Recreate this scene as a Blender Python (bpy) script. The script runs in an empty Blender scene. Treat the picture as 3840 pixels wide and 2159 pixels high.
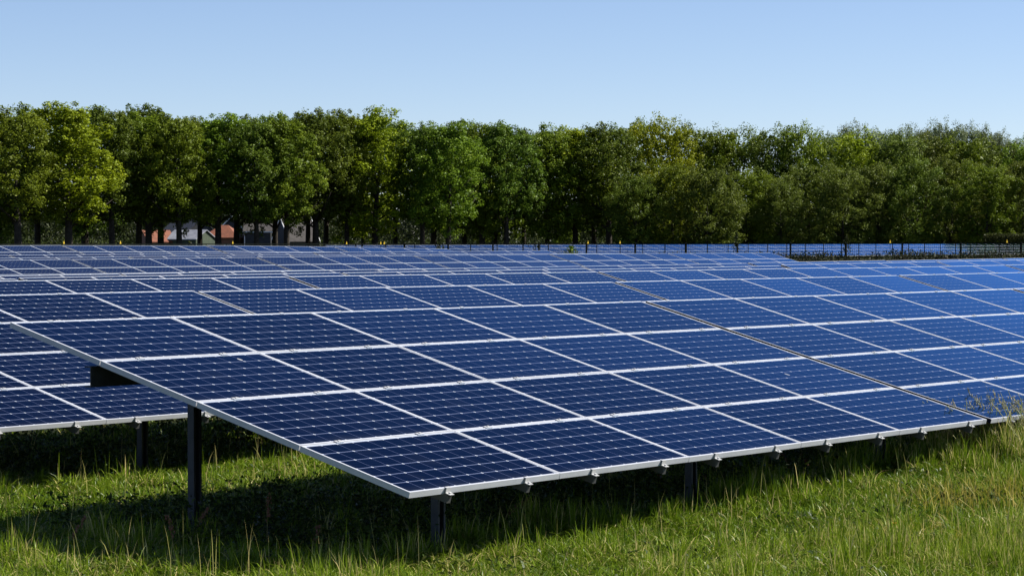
import bpy, math, random
import numpy as np
from mathutils import Vector, Matrix

# ------------------------------------------------------------------ camera, sky, sun
scene = bpy.context.scene
COL = scene.collection
CAM = Vector((-12.326, -10.141, 1.607))
YAW, PITCH, FPX = math.radians(52.907), math.radians(-1.046), 9304.6      # FPX: focal length for a 3840 px wide frame
cd = bpy.data.cameras.new('camera'); cam = bpy.data.objects.new('camera', cd); COL.objects.link(cam)
cam.location = CAM; cam.rotation_euler = (math.pi / 2 + PITCH, 0, -YAW)
cd.sensor_fit = 'HORIZONTAL'; cd.sensor_width = 36; cd.lens = 36 * FPX / 3840
cd.clip_start = 0.5; cd.clip_end = 9000
scene.camera = cam

SUN = Vector((0.75, -0.62, 1.0)).normalized()
w = bpy.data.worlds.new('World'); scene.world = w; w.use_nodes = True
wn = w.node_tree.nodes; wl = w.node_tree.links
bg = wn['Background']; bg.inputs['Strength'].default_value = 0.063
sky = wn.new('ShaderNodeTexSky'); sky.sky_type = 'NISHITA'; sky.sun_disc = False
sky.sun_elevation = math.asin(SUN.z); sky.sun_rotation = math.atan2(SUN.x, SUN.y)
sky.altitude = 500; sky.air_density = 0.75; sky.dust_density = 0.15; sky.ozone_density = 3.0
wb = wn.new('ShaderNodeMix'); wb.data_type = 'RGBA'; wb.blend_type = 'MULTIPLY'; wb.inputs[0].default_value = 1.0
wb.inputs[7].default_value = (1.035, 0.985, 1.045, 1)          # white balance of the sky light
wl.new(sky.outputs[0], wb.inputs[6]); wl.new(wb.outputs[2], bg.inputs['Color'])
ld = bpy.data.lights.new('sun', 'SUN'); sun = bpy.data.objects.new('sun', ld); COL.objects.link(sun)
ld.energy = 5.0; ld.angle = math.radians(0.5); ld.color = (1.0, 0.95, 0.86)
sun.rotation_euler = SUN.to_track_quat('Z', 'Y').to_euler(); sun.location = (0, 0, 60)
vs = scene.view_settings
scene.display_settings.display_device = 'sRGB'
vs.view_transform = 'Standard'; vs.look = 'None'; vs.gamma = 1; vs.exposure = 1.0; vs.use_curve_mapping = False

R = np.random.default_rng(7)
random.seed(7)
RIGHT = Vector((math.cos(YAW), -math.sin(YAW), 0)); FWD = Vector((math.sin(YAW), math.cos(YAW), 0))

def at(px, depth):                     # plan position of a column of the photo (3840 wide) at a distance
    p = CAM + FWD * depth + RIGHT * ((px - 1920) / FPX * depth)
    return p.x, p.y
def zof(py, depth):
    return CAM.z - (py - 909.6) / FPX * depth

# ------------------------------------------------------------------ helpers
def tag(o, label=None, cat=None, group=None, kind=None):
    if label: o['label'] = label
    if cat: o['category'] = cat
    if group: o['group'] = group
    if kind: o['kind'] = kind
    return o
def link(o, parent=None):
    COL.objects.link(o)
    if parent: o.parent = parent
    return o
def empty(name, loc=(0, 0, 0), rz=0):
    o = bpy.data.objects.new(name, None); o.empty_display_size = 0.2
    o.location = loc; o.rotation_euler = (0, 0, rz); return link(o)

class MB:                              # collects shapes for one mesh
    def __init__(s): s.v = []; s.f = []; s.m = []
    def poly(s, pts, faces, mi=0):
        k = len(s.v); s.v += [tuple(p) for p in pts]
        for f in faces: s.f.append([k + i for i in f]); s.m.append(mi)
        return s
    def box(s, a, b, mi=0):
        x0, y0, z0 = a; x1, y1, z1 = b
        return s.poly([(x0,y0,z0),(x1,y0,z0),(x1,y1,z0),(x0,y1,z0),(x0,y0,z1),(x1,y0,z1),(x1,y1,z1),(x0,y1,z1)],
               [(3,2,1,0),(4,5,6,7),(0,1,5,4),(1,2,6,5),(2,3,7,6),(3,0,4,7)], mi)
    def prism(s, prof, axis, a, b, mi=0):    # closed profile extruded along an axis (0 x, 1 y, 2 z)
        n = len(prof)
        def P(q, t): return {0: (t, q[0], q[1]), 1: (q[0], t, q[1]), 2: (q[0], q[1], t)}[axis]
        pts = [P(q, a) for q in prof] + [P(q, b) for q in prof]
        fs = [tuple(range(n))[::-1], tuple(range(n, 2 * n))] + [(i, (i + 1) % n, n + (i + 1) % n, n + i) for i in range(n)]
        return s.poly(pts, fs, mi)
    def tube(s, pts, rad, n=6, mi=0):
        pts = [Vector(p) for p in pts]; k = len(s.v)
        for i, p in enumerate(pts):
            d = (pts[min(i + 1, len(pts) - 1)] - pts[max(i - 1, 0)]).normalized()
            u = d.orthogonal().normalized() if i == 0 else (u - d * u.dot(d)).normalized()
            vv = d.cross(u); r = rad[i] if hasattr(rad, '__len__') else rad
            for j in range(n):
                a = 2 * math.pi * j / n; s.v.append(tuple(p + (u * math.cos(a) + vv * math.sin(a)) * r))
        for i in range(len(pts) - 1):
            for j in range(n):
                s.f.append([k+i*n+j, k+i*n+(j+1)%n, k+(i+1)*n+(j+1)%n, k+(i+1)*n+j]); s.m.append(mi)
        s.f.append([k + j for j in range(n)][::-1]); s.m.append(mi)
        s.f.append([k + (len(pts)-1)*n + j for j in range(n)]); s.m.append(mi)
        return s
    def mesh(s, name, mats, smooth=False):
        me = bpy.data.meshes.new(name); me.from_pydata(s.v, [], s.f); 
        for m in (mats if isinstance(mats, (list, tuple)) else [mats]): me.materials.append(m)
        me.polygons.foreach_set('material_index', s.m)
        if smooth: me.polygons.foreach_set('use_smooth', [True] * len(s.f))
        me.update(); return me
    def build(s, name, mats, parent=None, smooth=False):
        return link(bpy.data.objects.new(name, s.mesh(name, mats, smooth)), parent)

def np_mesh(name, V, loops, starts, mat, tint=None, smooth=False):
    me = bpy.data.meshes.new(name)
    me.vertices.add(len(V)); me.vertices.foreach_set('co', np.ascontiguousarray(V, np.float32).ravel())
    me.loops.add(len(loops)); me.loops.foreach_set('vertex_index', loops.astype(np.int32))
    me.polygons.add(len(starts)); me.polygons.foreach_set('loop_start', starts.astype(np.int32))
    me.update(calc_edges=True)
    if tint is not None:
        a = me.attributes.new('tint', 'FLOAT', 'FACE'); a.data.foreach_set('value', tint.astype(np.float32))
    me.materials.append(mat)
    if smooth: me.polygons.foreach_set('use_smooth', np.ones(len(starts), bool))
    me.validate(); return me

def unit(a): return a / np.maximum(np.linalg.norm(a, axis=-1, keepdims=True), 1e-9)

def leaves_mesh(name, c, size, mat, rng, outward=None, tint=None, aspect=0.62):
    n = len(c); nr = unit(rng.normal(size=(n, 3)))
    if outward is not None: nr = unit(nr * 0.75 + outward * 0.45 + np.array([0, 0, 0.55]))
    a = unit(np.cross(nr, rng.normal(size=(n, 3)))); b = np.cross(nr, a)
    s = size[:, None]; fold = nr * s * 0.18
    V = np.stack([c + a * s * 0.5, c + b * s * aspect * 0.5 + fold, c - a * s * 0.5, c - b * s * aspect * 0.5 + fold], 1).reshape(-1, 3)
    return np_mesh(name, V, np.arange(4 * n), np.arange(n) * 4, mat, rng.random(n) if tint is None else tint)

# ------------------------------------------------------------------ materials
def mat(name):
    m = bpy.data.materials.new(name); m.use_nodes = True; nt = m.node_tree
    return m, nt, nt.nodes['Principled BSDF']
def node(nt, t, **kw):
    n = nt.nodes.new(t)
    for k, v in kw.items(): setattr(n, k, v)
    return n
def math_node(nt, op, a, b=None, c=None):
    n = node(nt, 'ShaderNodeMath', operation=op)
    for i, q in enumerate((a, b, c)):
        if q is None: continue
        if isinstance(q, (int, float)): n.inputs[i].default_value = q
        else: nt.links.new(q, n.inputs[i])
    return n.outputs[0]
def mixc(nt, fac, a, b):
    n = node(nt, 'ShaderNodeMix', data_type='RGBA')
    for i, q in ((0, fac), (6, a), (7, b)):
        if isinstance(q, tuple): n.inputs[i].default_value = (*q, 1)
        elif isinstance(q, (int, float)): n.inputs[i].default_value = q
        else: nt.links.new(q, n.inputs[i])
    return n.outputs[2]
def noise(nt, scale, detail=3, coord='Object', vec=None):
    n = node(nt, 'ShaderNodeTexNoise'); n.inputs['Scale'].default_value = scale; n.inputs['Detail'].default_value = detail
    if vec is None: vec = node(nt, 'ShaderNodeTexCoord').outputs[coord]
    nt.links.new(vec, n.inputs['Vector']); return n.outputs['Fac']
def ramp(nt, fac, stops):
    n = node(nt, 'ShaderNodeValToRGB'); e = n.color_ramp.elements
    while len(e) < len(stops): e.new(0.5)
    for q, (p, c) in zip(e, stops): q.position = p; q.color = (*c, 1)
    nt.links.new(fac, n.inputs[0]); return n.outputs[0]

def plain(name, c1, c2, scale=3.0, rough=0.7, metal=0.0, bump=0.0, spec=0.5):
    m, nt, b = mat(name)
    f = noise(nt, scale, 5)
    nt.links.new(ramp(nt, f, [(0.3, c1), (0.7, c2)]), b.inputs['Base Color'])
    b.inputs['Roughness'].default_value = rough; b.inputs['Metallic'].default_value = metal
    b.inputs['Specular IOR Level'].default_value = spec
    if bump:
        bn = node(nt, 'ShaderNodeBump'); bn.inputs['Strength'].default_value = bump; bn.inputs['Distance'].default_value = 0.05
        nt.links.new(noise(nt, scale * 6, 4), bn.inputs['Height']); nt.links.new(bn.outputs[0], b.inputs['Normal'])
    return m

PW, PH = 1.6450, 0.976               # a panel; pitch in a table:
SX, SY, GAP = 1.6510, 0.98635, 0.0884
TILT = math.radians(15.03)
LIP, MARG = 0.014, 0.009

def make_laminate():
    m, nt, b = mat('solar_laminate')
    co = node(nt, 'ShaderNodeTexCoord').outputs['Object']
    sp = node(nt, 'ShaderNodeSeparateXYZ'); nt.links.new(co, sp.inputs[0])
    e = LIP + MARG; px = (PW - 2 * e) / 10; py = (PH - 2 * e) / 6
    M = lambda *a: math_node(nt, *a)
    x = M('SUBTRACT', sp.outputs[0], e); y = M('SUBTRACT', sp.outputs[1], e)
    dx = M('PINGPONG', x, px / 2); dy = M('PINGPONG', y, py / 2)
    lx = M('LESS_THAN', dx, 0.0026); ly = M('LESS_THAN', dy, 0.0033)
    dia = M('LESS_THAN', M('ADD', dx, dy), 0.0130)
    out = M('MAXIMUM', M('MAXIMUM', M('LESS_THAN', x, 0), M('GREATER_THAN', x, 10 * px)), M('MAXIMUM', M('LESS_THAN', y, 0), M('GREATER_THAN', y, 6 * py)))
    white = M('MAXIMUM', dia, out)
    bus = M('LESS_THAN', M('PINGPONG', M('SUBTRACT', dy, py / 8), py / 8), 0.0008)
    oi = node(nt, 'ShaderNodeObjectInfo'); geo = node(nt, 'ShaderNodeTexCoord')
    cellv = node(nt, 'ShaderNodeTexWhiteNoise', noise_dimensions='4D')
    cv = node(nt, 'ShaderNodeCombineXYZ'); nt.links.new(M('FLOOR', M('DIVIDE', x, px)), cv.inputs[0]); nt.links.new(M('FLOOR', M('DIVIDE', y, py)), cv.inputs[1])
    nt.links.new(cv.outputs[0], cellv.inputs['Vector']); nt.links.new(oi.outputs['Random'], cellv.inputs['W'])
    pv = mixc(nt, oi.outputs['Random'], (0.0008, 0.0018, 0.0075), (0.0013, 0.0030, 0.0125))
    cell = mixc(nt, M('MULTIPLY', cellv.outputs['Value'], 0.22), pv, (0.0016, 0.0036, 0.015))
    c1 = mixc(nt, M('MULTIPLY', bus, 0.35), cell, (0.02, 0.028, 0.06))
    c2 = mixc(nt, M('MULTIPLY', lx, 0.75), c1, (0.065, 0.082, 0.155))
    c3 = mixc(nt, ly, c2, (0.13, 0.16, 0.26))
    c4 = mixc(nt, white, c3, (0.34, 0.37, 0.43))
    dn = M('MAXIMUM', M('SUBTRACT', noise(nt, 3.0, 8), 0.50), 0)
    low = M('MAXIMUM', M('SUBTRACT', 0.10, y), 0)                    # dust that the rain leaves along the lower edge
    c5 = mixc(nt, M('MINIMUM', M('ADD', M('MULTIPLY', dn, 0.28), M('MULTIPLY', low, 0.9)), 0.3), c4, (0.060, 0.064, 0.070))
    vo = node(nt, 'ShaderNodeTexVoronoi', voronoi_dimensions='4D'); vo.inputs['Scale'].default_value = 1.3
    mpv = node(nt, 'ShaderNodeMapping'); mpv.inputs['Scale'].default_value = (1, 0.45, 1); nt.links.new(co, mpv.inputs[0])
    nt.links.new(mpv.outputs[0], vo.inputs['Vector']); nt.links.new(M('MULTIPLY', oi.outputs['Random'], 90.0), vo.inputs['W'])
    spot = M('MULTIPLY', M('LESS_THAN', vo.outputs['Distance'], 0.030), 0.85)   # bird droppings
    nt.links.new(mixc(nt, spot, c5, (0.42, 0.42, 0.40)), b.inputs['Base Color'])
    b.inputs['Roughness'].default_value = 0.6; b.inputs['Specular IOR Level'].default_value = 0.0
    # coated glass: weak blue-tinted mirror that strengthens towards grazing angles
    gl = node(nt, 'ShaderNodeBsdfGlossy'); gl.inputs['Color'].default_value = (0.27, 0.58, 0.98, 1)
    nt.links.new(M('MULTIPLY_ADD', noise(nt, 2.2, 6), 0.10, 0.02), gl.inputs['Roughness'])
    fr = node(nt, 'ShaderNodeFresnel'); fr.inputs['IOR'].default_value = 1.16
    mx = node(nt, 'ShaderNodeMixShader'); nt.links.new(M('MINIMUM', M('MULTIPLY', M('POWER', fr.outputs[0], 2.3), M('MULTIPLY_ADD', oi.outputs['Random'], 1.7, 6.5)), 0.9), mx.inputs[0])
    nt.links.new(b.outputs[0], mx.inputs[1]); nt.links.new(gl.outputs[0], mx.inputs[2])
    nt.links.new(mx.outputs[0], nt.nodes['Material Output'].inputs['Surface'])
    return m
M_LAM = make_laminate()
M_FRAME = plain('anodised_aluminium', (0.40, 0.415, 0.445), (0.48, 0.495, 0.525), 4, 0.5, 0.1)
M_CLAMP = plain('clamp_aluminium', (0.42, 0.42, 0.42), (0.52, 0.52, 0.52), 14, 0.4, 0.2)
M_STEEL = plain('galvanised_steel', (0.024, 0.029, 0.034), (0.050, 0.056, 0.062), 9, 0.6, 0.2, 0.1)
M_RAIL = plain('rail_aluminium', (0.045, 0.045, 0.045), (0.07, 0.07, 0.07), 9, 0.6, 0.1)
M_FENCE = plain('fence_green_black', (0.006, 0.008, 0.007), (0.011, 0.014, 0.012), 5, 0.9, 0, 0, 0.03)
M_YELLOW = plain('sign_yellow', (0.80, 0.50, 0.02), (0.85, 0.58, 0.03), 20, 0.5)
M_BLACK = plain('sign_black', (0.01, 0.01, 0.01), (0.02, 0.02, 0.02), 20, 0.6)

def foliage(name, lo, hi, rare, trans=0.30, rough=0.5, obj_var=0.25):
    m, nt, b = mat(name)
    at_ = node(nt, 'ShaderNodeAttribute', attribute_name='tint')
    col = ramp(nt, at_.outputs['Fac'], [(0.0, lo), (0.75, hi), (1.0, rare)])
    oi = node(nt, 'ShaderNodeObjectInfo')
    hs = node(nt, 'ShaderNodeHueSaturation'); nt.links.new(col, hs.inputs['Color'])
    nt.links.new(math_node(nt, 'MULTIPLY_ADD', oi.outputs['Random'], obj_var, 1 - obj_var / 2), hs.inputs['Value'])
    nt.links.new(math_node(nt, 'MULTIPLY_ADD', oi.outputs['Random'], 0.03, 0.485), hs.inputs['Hue'])
    nt.links.new(hs.outputs[0], b.inputs['Base Color']); b.inputs['Roughness'].default_value = rough
    b.inputs['Specular IOR Level'].default_value = 0.12
    tr = node(nt, 'ShaderNodeBsdfTranslucent'); nt.links.new(hs.outputs[0], tr.inputs['Color'])
    mx = node(nt, 'ShaderNodeMixShader'); mx.inputs[0].default_value = trans
    nt.links.new(b.outputs[0], mx.inputs[1]); nt.links.new(tr.outputs[0], mx.inputs[2])
    nt.links.new(mx.outputs[0], nt.nodes['Material Output'].inputs['Surface'])
    return m
M_LEAF = {
 'mid':    foliage('leaf_mid_green', (0.058, 0.096, 0.006), (0.168, 0.232, 0.015), (0.280, 0.330, 0.030)),
 'dark':   foliage('leaf_dark_green', (0.044, 0.074, 0.007), (0.122, 0.174, 0.017), (0.205, 0.250, 0.030)),
 'yellow': foliage('leaf_yellow_green', (0.105, 0.145, 0.006), (0.255, 0.315, 0.012), (0.370, 0.410, 0.025)),
 'olive':  foliage('leaf_olive', (0.058, 0.082, 0.010), (0.140, 0.178, 0.022), (0.215, 0.240, 0.040)),
 'grey':   foliage('leaf_poplar_grey', (0.090, 0.125, 0.055), (0.190, 0.235, 0.110), (0.30, 0.33, 0.18)),
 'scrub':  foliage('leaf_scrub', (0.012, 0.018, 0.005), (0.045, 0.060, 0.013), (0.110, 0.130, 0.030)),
}
M_BARK = plain('bark', (0.020, 0.016, 0.012), (0.050, 0.042, 0.033), 4, 0.9, 0, 0.5, 0.2)
M_GRASS = foliage('grass_blades', (0.040, 0.085, 0.004), (0.205, 0.280, 0.014), (0.54, 0.44, 0.18), 0.28, 0.36, 0.0)
M_DRY = foliage('dry_grass', (0.20, 0.19, 0.02), (0.36, 0.29, 0.05), (0.55, 0.43, 0.14), 0.35, 0.5, 0.0)
M_SEED = plain('seed_head', (0.26, 0.22, 0.11), (0.42, 0.36, 0.20), 30, 0.8, 0, 0, 0.2)
M_SORREL = plain('sorrel_red', (0.13, 0.06, 0.035), (0.22, 0.11, 0.07), 30, 0.8, 0, 0, 0.2)
M_STALK = plain('sorrel_stalk', (0.10, 0.10, 0.03), (0.20, 0.17, 0.06), 30, 0.7, 0, 0, 0.3)
M_WEED = foliage('weed_leaves', (0.010, 0.018, 0.006), (0.030, 0.040, 0.014), (0.09, 0.07, 0.05), 0.2, 0.6, 0.0)

def make_ground():
    m, nt, b = mat('meadow_ground')
    c = node(nt, 'ShaderNodeTexCoord').outputs['Object']
    a = ramp(nt, noise(nt, 0.35, 6, vec=c), [(0.3, (0.022, 0.028, 0.006)), (0.55, (0.034, 0.040, 0.009)), (0.75, (0.045, 0.040, 0.014))])
    f = ramp(nt, noise(nt, 14, 5, vec=c), [(0.35, (0.35, 0.35, 0.35)), (0.7, (1.1, 1.1, 1.1))])
    mm = node(nt, 'ShaderNodeMix', data_type='RGBA', blend_type='MULTIPLY'); mm.inputs[0].default_value = 1
    nt.links.new(a, mm.inputs[6]); nt.links.new(f, mm.inputs[7]); nt.links.new(mm.outputs[2], b.inputs['Base Color'])
    b.inputs['Roughness'].default_value = 0.95; b.inputs['Specular IOR Level'].default_value = 0.1
    return m
M_GROUND = make_ground()
M_SOIL = plain('bank_soil', (0.006, 0.006, 0.004), (0.018, 0.016, 0.009), 1.5, 0.95, 0, 0.5, 0.1)

# ------------------------------------------------------------------ the rows of tables: gap x, top-edge y, top-edge z as a quadratic in (x-gap)/10
H4 = 4 * SY * math.cos(TILT); Z4 = 4 * SY * math.sin(TILT); TW = 5 * SX + GAP
LEG = 0.60
ROWS = [
 # gap X, Ytop, z0, z1, z2, Xmin, Xmax, name
 (8.343, H4, Z4, 0, 0, 0.0, 99, 'nearest'),
 (8.063, 9.769, 1.054, 0.003, 0.0009, -99, 82.5, 'second'),
 (16.309, 15.857, 1.080, -0.011, 0.0058, -99, 82.5, 'third'),
 (16.186, 21.914, 1.007, 0.004, 0.0047, -99, 82.5, 'fourth'),
 (24.397, 27.948, 0.951, 0.029, 0.0, -99, 82.5, 'fifth'),
 (32.85, 34.3, 0.872, 0.0, 0.0, -99, 52, 'sixth'),
 (40.809, 47.133, 1.087, 0.040, -0.0054, -99, 82.6, 'seventh'),
 (48.712, 52.819, 1.114, 0.038, -0.0111, -99, 82.2, 'eighth'),
 (48.929, 59.231, 1.161, 0.016, 0.0020, -99, 82.4, 'ninth'),
 (56.982, 65.129, 1.495, 0.009, -0.0362, -99, 82.2, 'tenth'),
]
def row_ztop(r, x):
    s = (min(max(x, r[0] - 25), 84) - r[0]) / 10
    return r[2] + r[3] * s + r[4] * s * s
G_PTS = [(r[1] - H4 / 2, r) for r in ROWS]
FARZ = -0.12
def rise(x, y):
    a = min(max((x - 1.5) / 6, 0), 1); b = min(max((1.9 - y) / 1.4, 0), 1)
    return 0.13 * a * a * (3 - 2 * a) * b * b * (3 - 2 * b)
def ground_z(x, y):
    if y <= G_PTS[0][0]: return -LEG + rise(x, y)
    for (ya, ra), (yb, rb) in zip(G_PTS, G_PTS[1:]):
        if y <= yb:
            t = (y - ya) / (yb - ya); t = t * t * (3 - 2 * t)
            za = row_ztop(ra, x) - Z4 - LEG; zb = row_ztop(rb, x) - Z4 - LEG
            return za + (zb - za) * t
    yb, rb = G_PTS[-1]; t = min(1, (y - yb) / 14)
    return (row_ztop(rb, x) - Z4 - LEG) * (1 - t) + FARZ * t

def terrain():
    xs = sorted(set([-4000, -1500, -500, -150, -60] + list(np.arange(-30, 110, 2.0)) + [125, 150, 200, 300, 500, 900, 1500, 4000]))
    ys = sorted(set([-4000, -1500, -500, -150, -60] + list(np.arange(-30, 90, 0.75)) + [100, 130, 160, 200, 300, 500, 900, 1500, 4000]))
    V = np.array([(x, y, ground_z(min(x, 95), y)) for y in ys for x in xs]); nx = len(xs)
    F = np.array([(j*nx+i, j*nx+i+1, (j+1)*nx+i+1, (j+1)*nx+i) for j in range(len(ys)-1) for i in range(nx-1)])
    me = np_mesh('ground', V, F.ravel(), np.arange(len(F)) * 4, M_GROUND, smooth=True)
    tag(link(bpy.data.objects.new('ground', me)), 'flat grassy meadow under the solar rows reaching to the trees', 'ground', kind='structure')
terrain()

# ------------------------------------------------------------------ solar tables
def frame_bars(mb, mi=0):
    mb.box((0, 0, -0.04), (LIP, PH, 0), mi).box((PW - LIP, 0, -0.04), (PW, PH, 0), mi)
    mb.box((LIP, 0, -0.04), (PW - LIP, LIP, 0), mi).box((LIP, PH - LIP, -0.04), (PW - LIP, PH, 0), mi)
ME_LAM = MB().box((LIP, LIP, -0.012), (PW - LIP, PH - LIP, -0.0025)).mesh('panel', M_LAM)
_f = MB(); frame_bars(_f); ME_FRAME = _f.mesh('frame', M_FRAME)
_b = MB().box((LIP, LIP, -0.012), (PW - LIP, PH - LIP, -0.0025), 0); frame_bars(_b, 1)
ME_BOTH = _b.mesh('panel', [M_LAM, M_FRAME])
def c_post(h):                        # cold-rolled C profile, open towards the camera's left
    t, wd, dp, lp = 0.006, 0.085, 0.065, 0.02
    prof = [(-wd/2, -dp/2), (-wd/2+lp, -dp/2), (-wd/2+lp, -dp/2+t), (-wd/2+t, -dp/2+t), (-wd/2+t, dp/2-t), (wd/2-t, dp/2-t),
            (wd/2-t, -dp/2+t), (wd/2-lp, -dp/2+t), (wd/2-lp, -dp/2), (wd/2, -dp/2), (wd/2, dp/2), (-wd/2, dp/2)]
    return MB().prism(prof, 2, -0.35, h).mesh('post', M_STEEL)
RAIL_D = 0.055
POST_X = (1.22, 4.47, 7.62); POST_Y = (0.68, 3.05)
def under(yy): return yy * math.tan(TILT) - (0.04 + RAIL_D) / math.cos(TILT)      # underside of the rails, z from the bottom edge
ME_POST = [c_post(LEG + under(y) - 0.10) for y in POST_Y]
def beam_mesh(x0):
    d, wd, t = 0.15, 0.065, 0.008
    prof = [(-wd/2, -d/2), (wd/2, -d/2), (wd/2, -d/2+t), (-wd/2+t, -d/2+t), (-wd/2+t, d/2-t), (wd/2, d/2-t), (wd/2, d/2), (-wd/2, d/2)]
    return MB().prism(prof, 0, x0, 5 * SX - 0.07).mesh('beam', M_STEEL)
ME_BEAM = [beam_mesh(0.55), beam_mesh(0.06)]
def rail_mesh():
    L = 4 * SY; zt = -0.0405; zb = zt - RAIL_D; hw = 0.02
    prof = [(-hw, zb), (hw, zb), (hw, zt), (hw-0.008, zt), (hw-0.008, zt-0.012), (-hw+0.008, zt-0.012), (-hw+0.008, zt), (-hw, zt)]
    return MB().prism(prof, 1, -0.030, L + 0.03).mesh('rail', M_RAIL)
ME_RAIL = rail_mesh()
def clamp_mid():
    m = MB(); m.box((-0.035, -0.017, 0.001), (0.035, 0.017, 0.007)); m.box((-0.010, -0.008, 0.007), (0.010, 0.008, 0.013))
    return m.mesh('clamp', M_CLAMP)
def clamp_end(s):                      # Z-shaped end clamp with its bolt and foot
    m = MB(); m.prism([(s*0.014, 0.005), (s*0.014, 0.001), (-s*0.002, 0.001), (-s*0.002, -0.036), (-s*0.044, -0.036), (-s*0.044, -0.031), (-s*0.008, -0.030), (-s*0.008, 0.005)], 0, -0.024, 0.024)
    m.box((-0.009, min(-s*0.018, -s*0.034), -0.031), (0.009, max(-s*0.018, -s*0.034), -0.021))
    return m.mesh('clamp', M_CLAMP)
ME_MID, ME_LOW, ME_TOP = clamp_mid(), clamp_end(1), clamp_end(-1)
CLAMP_Y = [(-0.001, ME_LOW)] + [(k * SY - 0.005, ME_MID) for k in (1, 2, 3)] + [(4 * SY - 0.009, ME_TOP)]
M_GAP_SHADE = plain('gap_shade_dark', (0.004, 0.006, 0.012), (0.007, 0.011, 0.020), 8, 0.9, 0, 0, 0.05)  # near-black colour painted in for the shade of the table gaps
ME_GAP_SHADE = MB().box((0.0004, 0.004, -0.040), (0.0029, 4 * SY - 0.012, -0.0005)).mesh('gap_shade_strip', M_GAP_SHADE)   # dark strip added to stand in for shade between tables
RT = Matrix.Rotation(TILT, 4, 'X')

def child(name, me, parent, mtx):
    o = bpy.data.objects.new(name, me); link(o, parent); o.matrix_local = mtx; return o
def make_table(level, jit=random.Random(3)):
    """level 0: frames, rails, clamps; 1: rails with clamps, one-mesh panels; 2: panels, beams and posts"""
    root = empty('solar_table')
    for i in range(5):
        for j in range(4):
            m = Matrix.Translation((0, 0, LEG)) @ RT @ Matrix.Translation((i * SX + 0.003, j * SY + 0.005, jit.uniform(-.0012, .0012)))
            if level == 0:
                p = child('panel', ME_LAM, root, m); child('frame', ME_FRAME, p, Matrix())
            else: child('panel', ME_BOTH, root, m)
    for y, me in zip(POST_Y, ME_BEAM):
        child('beam', me, root, Matrix.Translation((0, y, LEG + under(y) - 0.078)))
    for k, y in enumerate(POST_Y):
        for x in POST_X: child('post', ME_POST[k], root, Matrix.Translation((x, y + 0.07, 0)))
    if level < 2:
        for i in range(5):
            for fx in (0.23, 0.78):
                r = child('rail', ME_RAIL, root, Matrix.Translation((0, 0, LEG)) @ RT @ Matrix.Translation((i * SX + fx * PW + jit.uniform(-.03, .03), 0, 0)))
                for y, me in CLAMP_Y: child('clamp', me, r, Matrix.Translation((0, y, 0)))
    return root
def copy_tree(o, parent=None):
    c = o.copy(); COL.objects.link(c)
    if parent: c.parent = parent; c.matrix_parent_inverse = o.matrix_parent_inverse.copy()
    for ch in o.children: copy_tree(ch, c)
    return c
ORD = ['first', 'second', 'third', 'fourth', 'fifth', 'sixth', 'seventh', 'eighth', 'ninth', 'tenth', 'eleventh', 'twelfth', 'thirteenth', 'fourteenth']
AZL, AZR = YAW - math.atan(1920 / FPX), YAW + math.atan(1920 / FPX)
def in_view(x0, x1, y0, y1):
    az = [math.atan2(x - CAM.x, y - CAM.y) for x in (x0, x1) for y in (y0, y1)]
    return max(az) > AZL and min(az) < AZR
protos = {}
def place_table(level, x, y, z, slope, label, group):
    if level not in protos:
        protos[level] = make_table(level)
        o = protos[level] if level == 0 else copy_tree(protos[level])
    else: o = copy_tree(protos[level])
    if 'bare left end' not in label: child('gap_shade_strip', ME_GAP_SHADE, o, Matrix.Translation((0, 0, LEG)) @ RT)
    o.location = (x, y, z); o.rotation_euler = (0, -math.atan(slope), 0)
    return tag(o, label, 'solar panels', group)
jt = random.Random(11)
for n, r in enumerate(ROWS):
    k0 = -12; y0 = r[1] - H4; lst = []
    for k in range(-12, 14):
        x0 = r[0] + k * TW
        if x0 < r[5] - 0.1 or x0 + TW > r[6] + 1.0: continue
        if in_view(x0, x0 + TW, y0, r[1]): lst.append(x0)
    for q, x0 in enumerate(lst):
        za = row_ztop(r, x0) - Z4; zb = row_ztop(r, x0 + TW) - Z4
        if n == 0: za = zb = 0
        if n == 0 and q == 0: lab = 'solar table whose bare left end and dark post face us, nearest row'
        elif n == 0: lab = f'{ORD[q]} solar table from the left in the nearest row'
        else:
            lab = f'{ORD[q]} solar table from the left in the {r[7]} row back'
        dz = 0 if n == 0 and q == 0 else jt.uniform(-.012, .012)
        place_table(0 if n < 2 else (1 if n == 2 else 2), x0, y0, za - LEG + dz, (zb - za) / TW, lab, f'solar tables of the {r[7]} row')
# the far row beyond the fences
FY = 101.0
xs = [72 + i * TW for i in range(22)]
lst = [x for x in xs if in_view(x, x + TW, FY - H4, FY) and (math.atan2(x + TW - CAM.x, FY - CAM.y) > YAW - 0.055)]
for q, x0 in enumerate(lst):
    zt = 1.40 + 0.0012 * (x0 - 100)
    word = ORD[q] if q < len(ORD) else f'number {q+1}'
    place_table(2, x0, FY - H4, zt - Z4 - LEG, 0.0012, f'{word} solar table from the left in the far row behind the fence', 'solar tables beyond the fence')

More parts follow.
